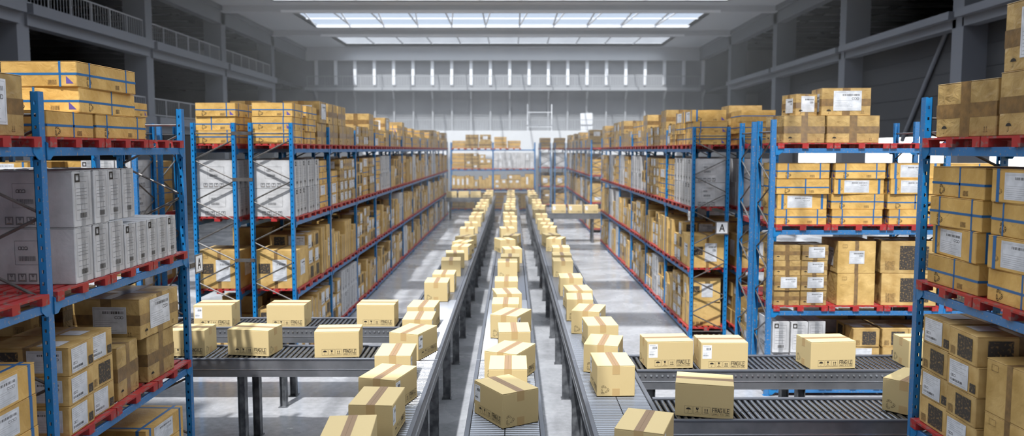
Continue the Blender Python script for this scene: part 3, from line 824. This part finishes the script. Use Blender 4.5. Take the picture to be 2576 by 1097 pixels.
# ------------------------------------------------------------------ parcels on the conveyors
PA, PB = make_parcel(False), make_parcel(True)
used_parcels = [0]
def parcel(x, y, deg, lab, labelled=True, flip=0):
    """x, y: middle of the edge facing the camera; deg: turn of that edge; flip: which side carries the label"""
    a = math.radians(deg)
    if flip in ('L','R'): dep = PW/2; rz = a+(PI/2 if flip == 'R' else -PI/2)
    else: dep = PD/2; rz = a+(0 if flip == 'F' else PI)
    cx, cy = x-math.sin(a)*dep, y+math.cos(a)*dep
    o = copy_tree(PB if labelled else PA); o.location = (cx, cy, ZR+.001); o.rotation_euler = (0,0,rz)
    tag(o, lab, 'cardboard box', 'shipping boxes on the conveyors')
LINES = {
 'middle': [(.10,8.92,31,'L'),(-.05,9.84,0,'R'),(-.16,10.66,-24,'R'),(.04,11.9,2,'L'),(-.14,13.10,-22,'R'),(-.12,14.08,-1,'R'),(-.05,15.1,9,'L'),(-.12,16.55,0,'R'),
   (-.11,19.4,0,'R'),(-.05,20.4,0,'R'),(.04,22.0,8,'L'),(-.12,24.3,18,'R'),(-.06,25.5,-10,'R'),(-.14,27.9,6,'R'),(-.04,30.4,5,'R'),(-.04,32.6,0,'L'),(-.12,34.6,4,'R'),(-.07,36.5,-6,'R'),(-.08,38.4,0,'L'),
   (-.1,40.4,8,'R'),(-.07,42.3,0,'L'),(-.06,44.6,-5,'R'),(-.08,46.8,0,'R'),(-.05,49.2,4,'L'),(-.08,51.5,0,'R'),(-.06,54,0,'R')],
 'left': [(-1.60,7.42,4,'R'),(-1.53,8.42,-4,'R'),(-1.63,9.41,-16,'R'),(-1.6,10.50,0,'R'),(-1.63,11.80,-20,'R'),(-1.54,12.78,0,'R'),(-1.6,13.80,-3,'R'),(-1.58,16.4,0,'R'),(-1.52,17.49,0,'R'),
   (-1.52,19.7,3,'R'),(-1.51,21.1,5,'R'),(-1.49,22.6,-6,'R'),(-1.56,23.7,-14,'R'),(-1.58,25.2,-18,'R'),(-1.58,27.8,0,'R'),(-1.53,29.9,4,'L'),(-1.52,32.6,0,'R'),(-1.55,34.7,-8,'R'),(-1.54,36.8,6,'R'),
   (-1.55,39.0,0,'R'),(-1.52,41.2,8,'R'),(-1.52,43.8,0,'R'),(-1.5,46.2,-6,'R'),(-1.54,48.6,0,'R'),(-1.5,51.0,4,'R'),(-1.52,54.2,0,'R')],
 'right': [(1.24,7.62,-20,'R'),(1.33,10.0,2,'L'),(1.25,11.07,-14,'R'),(1.43,12.34,3,'L'),(1.25,13.45,-16,'R'),(1.25,14.52,-3,'R'),(1.34,15.45,5,'L'),(1.28,17.0,0,'L'),(1.27,19.6,0,'R'),
   (1.32,20.7,0,'R'),(1.39,22.3,0,'L'),(1.29,24.6,-16,'R'),(1.34,25.7,10,'R'),(1.3,28.2,-8,'L'),(1.28,29.6,-6,'R'),(1.26,31.3,0,'L'),(1.26,33.9,0,'L'),(1.26,36.6,5,'R'),(1.38,39.3,-8,'R'),(1.3,41.6,0,'L'),
   (1.34,43.9,0,'R'),(1.26,46.2,6,'R'),(1.34,48.6,0,'L'),(1.3,51.2,-5,'R'),(1.3,54.0,0,'R')]}
def ordw(i):
    O = ORD+['fourteenth','fifteenth','sixteenth','seventeenth','eighteenth','nineteenth','twentieth']+['twenty-'+q for q in ORD[:9]]
    return O[i]
for nm, L in LINES.items():
    for i, (x, y, dg, fl) in enumerate(L):
        turn = 'turned askew' if abs(dg) > 12 else 'set nearly straight'
        lab = f'brown shipping box, {ordw(i)} from the camera on the {nm} conveyor line, {turn}' if i else \
            {'middle':'nearest box on the middle conveyor line, turned cornerwise with recycling mark and white label',
             'left':'nearest box on the left conveyor line, cut by the bottom of the frame',
             'right':'nearest box on the right conveyor line, askew, cut by the frame bottom'}[nm]
        parcel(x, y, dg, lab, True, fl)
parcel(-5.31,13.98,2,'brown box with white label, first on the farther left feeder conveyor',True,'F')
parcel(-4.02,13.98,0,'brown box without label, middle of the farther left feeder conveyor',False,'B')
parcel(-2.43,14.02,-1,'brown box without label, beside the left line on the farther left feeder',False,'B')
parcel(-5.02,11.98,0,'brown box partly behind the rack post on the nearer left feeder',True,'F')
parcel(-4.04,12.02,-9,'brown box turned slightly, middle of the nearer left feeder conveyor',False,'B')
parcel(-2.66,11.92,4,'brown box beside the left line on the nearer left feeder conveyor',False,'B')
parcel(2.28,11.30,4,'brown box with white label beside the right line, farther right feeder',True,'F')
parcel(3.04,11.22,0,'brown box with white label, second on the farther right feeder',True,'F')
parcel(4.62,11.28,5,'brown box without front label on the farther right feeder conveyor',False,'B')
parcel(6.05,11.30,0,'brown box seen behind the blue corner post on the farther right feeder',False,'B')
parcel(2.26,9.18,-14,'brown box swung askew near the right line, nearer right feeder',False,'B')
parcel(4.66,9.30,-46,'brown box with recycling mark half hidden by the right corner post',False,'L')
for x, y, l in ((2.35,39.72,'first'),(3.15,39.5,'second'),(3.95,39.6,'third')):
    parcel(x, y, 3, f'tiny brown box, {l} from the lines on the distant right feeder', True, 'F')
for x, l in ((-4.0,'first'),(-3.2,'second'),(-2.4,'third')):
    parcel(x, 52.7, 0, f'tiny brown box, {l} from the left rack on the distant left feeder', False, 'B')

# ------------------------------------------------------------------ the hall
ZC = 13.5; YW = 71.2
WXL, WXR = -18.05, 16.45        # inner column faces
b = MB(); b.box(-60, 90, -30, 110, -.2, 0, 'floor'); struct(b.build('floor'))
# far wall
b = MB(); b.box(-33, 17.5, -16.3, -16, 0, ZC, 'wallg'); struct(b.build('wall_near_added'))  # unseen wall added to cut fill light from behind the camera
b = MB(); b.box(-33.3, 40, YW, YW+.4, 6.3, ZC+1, 'wallg'); 
for zz in (7.6, 9.0, 11.3): b.box(-18, 16.4, YW-.03, YW, zz, zz+.05, 'wallg')
struct(b.build('wall_far'))
b = MB(); b.box(-33.3, 22, YW-1.6, YW+.4, 0, 6.25, 'wallp'); struct(b.build('wall_far_lower'))
b = MB(); b.box(-18, 16.4, YW-.5, YW, 12.4, ZC, 'ceil'); struct(b.build('beam'))
for i in range(21):
    x = -17.2+i*1.7
    b = MB(); b.box(x-.13, x+.13, YW-.22, YW, 10.3, 12.4, 'whitefr'); b.box(x-.08, x+.08, YW-.16, YW, 6.3, 9.7, 'galv')
    if i%2 == 0: b.bar((x,YW-.1,9.1),(x,YW-.9,9.75),.14,.14,'galv')
    struct(b.build('trim_wall_mullion'))
b = MB(); b.box(-18, 16.4, YW-1.1, YW, 9.75, 10.02, 'galv'); struct(b.build('beam_gallery_far'))
def railing(p0, p1, label, h=.95, step=1.5):
    p0 = Vector(p0); p1 = Vector(p1); L = (p1-p0).length; n = max(1, int(L/step)); r = empty('railing', p0); tag(r, label, 'railing', 'gallery railings')
    rel = p1-p0
    b = MB()
    for i in range(n+1):
        q = rel*(i/n); b.bar(q, q+Vector((0,0,h)), .05, .05, 'galv', (0,1,0) if abs(rel.x) > abs(rel.y) else (1,0,0))
    b.build('railing_post', r)
    b = MB()
    for z in (h, .12): b.bar(Vector((0,0,z)), rel+Vector((0,0,z)), .05, .05, 'galv')
    b.build('handrail', r)
    b = MB(); m = int(L/.22)
    for i in range(1, m): q = rel*(i/m); b.bar(q+Vector((0,0,.12)), q+Vector((0,0,h)), .018, .018, 'galv', (0,1,0) if abs(rel.x) > abs(rel.y) else (1,0,0))
    b.build('balusters', r)
railing((-17.8,YW-1.05,10.02),(16.3,YW-1.05,10.02),'pale railing on the upper gallery across the far wall')
railing((-17.8,YW-1.5,6.25),(16.3,YW-1.5,6.25),'pale railing on the lower gallery across the far wall')
# loading frames and a pale board on the lower gallery
b = MB()
for x in (0, 2.1): b.bar((x,0,0),(x,0,2.3),.07,.07,'whitefr',(0,1,0))
for z in (.35, .45, 1.6): b.bar((0,0,z),(2.1,0,z),.05,.05,'whitefr')
o = b.build('open_frame', loc=(1.35,YW-1.2,6.25)); tag(o, 'white open steel frame standing on the lower far gallery', 'frame')
b = MB(); b.cbox(0,1.05,0,.06,0,1.5,'whitefr',.01); b.bar((.5,.03,1.5),(.5,.03,2.1),.03,.03,'galv',(0,1,0))
o = b.build('pale_board', loc=(6.0,YW-1.25,6.25)); o.rotation_euler=(0,-.04,0); tag(o, 'pale upright board standing on the lower far gallery', 'board')
# columns
for k in range(5):
    y = 19.2+k*10.4
    b = MB(); b.box(WXL-1.1, WXL, y, y+.75, 0, ZC, 'colg'); struct(b.build('column'))
    b = MB(); b.box(WXR, WXR+1.2, y, y+.75, 0, ZC, 'colg'); struct(b.build('column'))
    ya, yb = y-9.65+.0, y
    # stepped edge beams, left galleries and right tie beam
    for z, nm in ((9.2,'upper'),(5.45,'lower')):
        b = MB(); b.box(WXL+.1, WXL+.35, y-9.9, y+.1, z+.4, z+.8, 'colg'); b.box(WXL-.4, WXL+.1, y-9.9, y+.1, z, z+.8, 'colg'); struct(b.build('beam'))
        if k: railing((WXL-.15, ya, z+.8), (WXL-.15, yb, z+.8), f'grey railing on the {nm} left gallery, {ORD[k-1]} bay from the camera', step=1.6)
    b = MB(); b.box(WXR-.3, WXR+.0, y-9.9, y+.1, 9.42, 9.7, 'colg'); b.box(WXR, WXR+.5, y-9.9, y+.1, 9.1, 9.7, 'colg'); struct(b.build('beam'))
b = MB(); b.box(WXL-.5, WXL, 5, YW, 12.4, ZC, 'colg'); b.box(WXL-.5, WXL+.12, 5, YW, 13.2, ZC, 'colg'); struct(b.build('beam_eaves_left'))
b = MB(); b.box(WXR, WXR+.5, 5, YW, 12.45, ZC, 'colg'); b.box(WXR-.12, WXR+.5, 5, YW, 13.2, ZC, 'colg'); struct(b.build('beam_eaves_right'))
# galleries behind the left columns
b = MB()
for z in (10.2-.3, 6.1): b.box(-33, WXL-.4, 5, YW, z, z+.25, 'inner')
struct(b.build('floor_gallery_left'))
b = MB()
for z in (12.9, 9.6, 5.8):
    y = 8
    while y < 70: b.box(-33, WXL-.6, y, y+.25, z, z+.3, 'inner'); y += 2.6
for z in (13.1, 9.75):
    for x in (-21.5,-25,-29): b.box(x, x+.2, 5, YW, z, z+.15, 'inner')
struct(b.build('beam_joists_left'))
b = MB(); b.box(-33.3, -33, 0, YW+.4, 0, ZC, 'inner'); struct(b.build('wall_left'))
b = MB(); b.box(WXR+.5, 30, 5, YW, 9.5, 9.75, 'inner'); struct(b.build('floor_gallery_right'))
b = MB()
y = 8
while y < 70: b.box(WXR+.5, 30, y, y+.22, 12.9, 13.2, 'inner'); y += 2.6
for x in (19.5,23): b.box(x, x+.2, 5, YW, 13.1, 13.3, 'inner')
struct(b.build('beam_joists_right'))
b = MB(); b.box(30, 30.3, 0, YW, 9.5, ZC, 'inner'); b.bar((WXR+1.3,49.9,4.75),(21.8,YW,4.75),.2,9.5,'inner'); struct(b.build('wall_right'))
# raised dark door panels over the open right side
for k in range(4):
    y = 8.8+k*10.4
    b = MB(); b.box(WXR+.9, WXR+1.05, y+.75, y+10.4, 5.15, 9.3, 'darkg')
    for q in range(1, 5): b.box(WXR+.88, WXR+.9, y+.75, y+10.4, 5.15+q*.83-.01, 5.15+q*.83+.01, 'inner')
    struct(b.build('door_panel_right'))
b = MB(); b.tube((WXR+.8,35.5,5.0),(WXR+.8,32.2,9.3),.09,'colg',8); o = b.build('diagonal_brace'); struct(o)
# tubes
for i, (y, z) in enumerate(((52.8,9.0),(55.5,9.0))):
    b = MB(); b.box(WXR+2.2, WXR+3.4 if i == 0 else WXR+2.9, y, y+.1, 9.35, 9.42, 'tube'); o = b.build('tube_lamp'); tag(o, ('longer' if i == 0 else 'shorter')+' lit tube lamp under the right gallery floor', 'lamp', 'tube lamps')
b = MB(); b.box(-1.1,1.1,-.25,.25,0,.06,'tube'); o = b.build('panel_lamp', loc=(-19.9,44.,12.82)); tag(o, 'pale flat panel lamp under the left upper ceiling', 'lamp')
# roof: solid sides, beams on the column lines, skylights between; unseen near roof laid out for its shade
SKX = (-14.3, 12.9)
def slab(x0, x1, y0, y1): 
    b = MB(); b.box(x0, x1, y0, y1, ZC, ZC+.25, 'ceil'); struct(b.build('ceiling'))
slab(-33.3, SKX[0], -16.3, YW); slab(SKX[1], 30.3, -16.3, YW)
OPEN = [(42.6,49.0),(53.2,59.7),(64.4,70.0)]
SOL = [(-16.3,-9),(-2,3.2),(13.4,15.0),(18.9,20.5),(30.0,31.4),(40.6,42.6),(49.0,53.2),(59.7,64.4),(70.0,YW)]  # strips nearer than the visible roof are placed to throw shade bands
for a, c in SOL: slab(SKX[0], SKX[1], a, c)
slab(SKX[0], -7.5, 3.2, 7.0); slab(7.5, SKX[1], 3.2, 7.0)  # unseen side pieces added to keep sun off the foreground racks
for y in (29.6, 40.0, 50.4, 60.8):
    b = MB(); b.box(WXL, WXR, y, y+.5, 13.12, ZC, 'ceil'); b.box(SKX[0], SKX[1], y-.1, y, 13.08, 13.22, 'whitefr'); struct(b.build('beam'))  # whiter lip paints in the sunlit strip along the beam's lower edge
for a, c in OPEN+[(-9,-2),(3.2,13.4),(15.0,18.9),(20.5,30.0),(31.4,40.6)]:
    vis = a > 40
    b = MB()
    x0, x1 = SKX
    b.box(x0-.1, x1+.1, a-.1, a, ZC, ZC+.28, 'whitefr'); b.box(x0-.1, x1+.1, c, c+.1, ZC, ZC+.28, 'whitefr')
    b.box(x0-.1, x0, a, c, ZC, ZC+.28, 'whitefr'); b.box(x1, x1+.1, a, c, ZC, ZC+.28, 'whitefr')
    n = 11 if vis else 6
    for i in range(1, n):
        x = x0+(x1-x0)*i/n; b.box(x-.045, x+.045, a, c, ZC+.14, ZC+.22, 'galv')
    if vis and a < 60:
        b.box(x0, x1, (a+c)/2-.05, (a+c)/2+.05, ZC+.14, ZC+.22, 'whitefr'); b.box(x0, x1, c-.4, c-.2, ZC, ZC+.16, 'whitefr')
        for i in range(n+1):
            x = x0+(x1-x0)*i/n; b.bar((x,c-.3,ZC+.08),(x+.5,a+.6,ZC+.2),.08,.08,'whitefr')
    fr = b.build('window_skylight'); struct(fr)
    g = MB(); g.face([(x0,a,ZC+.27),(x1,a,ZC+.27),(x1,c,ZC+.27),(x0,c,ZC+.27)], 'glass'); g.build('glass_pane', fr)

# ------------------------------------------------------------------ light, world, camera
w = D.worlds.new('World'); SC.world = w; w.use_nodes = True
if HAZE:
    m = D.materials.new('hall_haze'); m.use_nodes = True; nt = m.node_tree; nt.nodes.clear()
    o = nt.nodes.new('ShaderNodeOutputMaterial'); v = nt.nodes.new('ShaderNodeVolumeScatter')
    v.inputs['Density'].default_value = HAZE; v.inputs['Anisotropy'].default_value = .2
    nt.links.new(v.outputs[0], o.inputs['Volume']); M['haze'] = m
    b = MB(); b.box(-13, 12, 24, YW-1.7, .01, ZC-.6, 'haze'); o = b.build('haze'); tag(o, 'faint bright haze filling the far half of the hall', 'haze', None, 'stuff')
nt = w.node_tree; bg = nt.nodes['Background']
tc = nt.nodes.new('ShaderNodeTexCoord'); sp = nt.nodes.new('ShaderNodeSeparateXYZ'); cr = nt.nodes.new('ShaderNodeValToRGB')
nt.links.new(tc.outputs['Generated'], sp.inputs[0]); nt.links.new(sp.outputs['Z'], cr.inputs[0]); nt.links.new(cr.outputs[0], bg.inputs[0])
el = cr.color_ramp.elements
el[0].position = .06; el[0].color = (1,1,1,1)
el[1].position = .11; el[1].color = (.19,.22,.265,1)
for p_, c_ in ((.34,(.2,.23,.275,1)),(.6,(.92,.96,1,1))):
    q_ = el.new(p_); q_.color = c_
bg.inputs[1].default_value = 1.7
sl = D.lights.new('sun', 'SUN'); sl.energy = 3.7; sl.angle = math.radians(1.2); sl.color = (1,.975,.93)
so = D.objects.new('sun', sl); COL.objects.link(so)
dv = Vector((.13, math.cos(math.radians(62)), -math.sin(math.radians(62))))
so.rotation_euler = dv.to_track_quat('-Z','Y').to_euler(); so.location = (0,-5,30)

cam = D.cameras.new('camera'); co = D.objects.new('camera', cam); COL.objects.link(co)
cam.sensor_width = 36; cam.lens = 2010/2576*36; cam.clip_end = 500; cam.clip_start = .05
co.location = (0,0,4.6); co.rotation_euler = (math.radians(90-4.877),0,0)
cam.dof.use_dof = True; cam.dof.focus_distance = 9.8; cam.dof.aperture_fstop = 1.0
SC.camera = co
SC.view_settings.view_transform = 'Standard'; SC.view_settings.look = 'None'; SC.view_settings.gamma = 1
SC.view_settings.use_curve_mapping = False
SC.view_settings.exposure = .93
cy = SC.cycles
cy.use_adaptive_sampling = True; cy.adaptive_threshold = .03
cy.max_bounces = 6; cy.diffuse_bounces = 4; cy.glossy_bounces = 3; cy.transmission_bounces = 2; cy.transparent_max_bounces = 8
cy.caustics_reflective = False; cy.caustics_refractive = False
cy.sample_clamp_indirect = 6
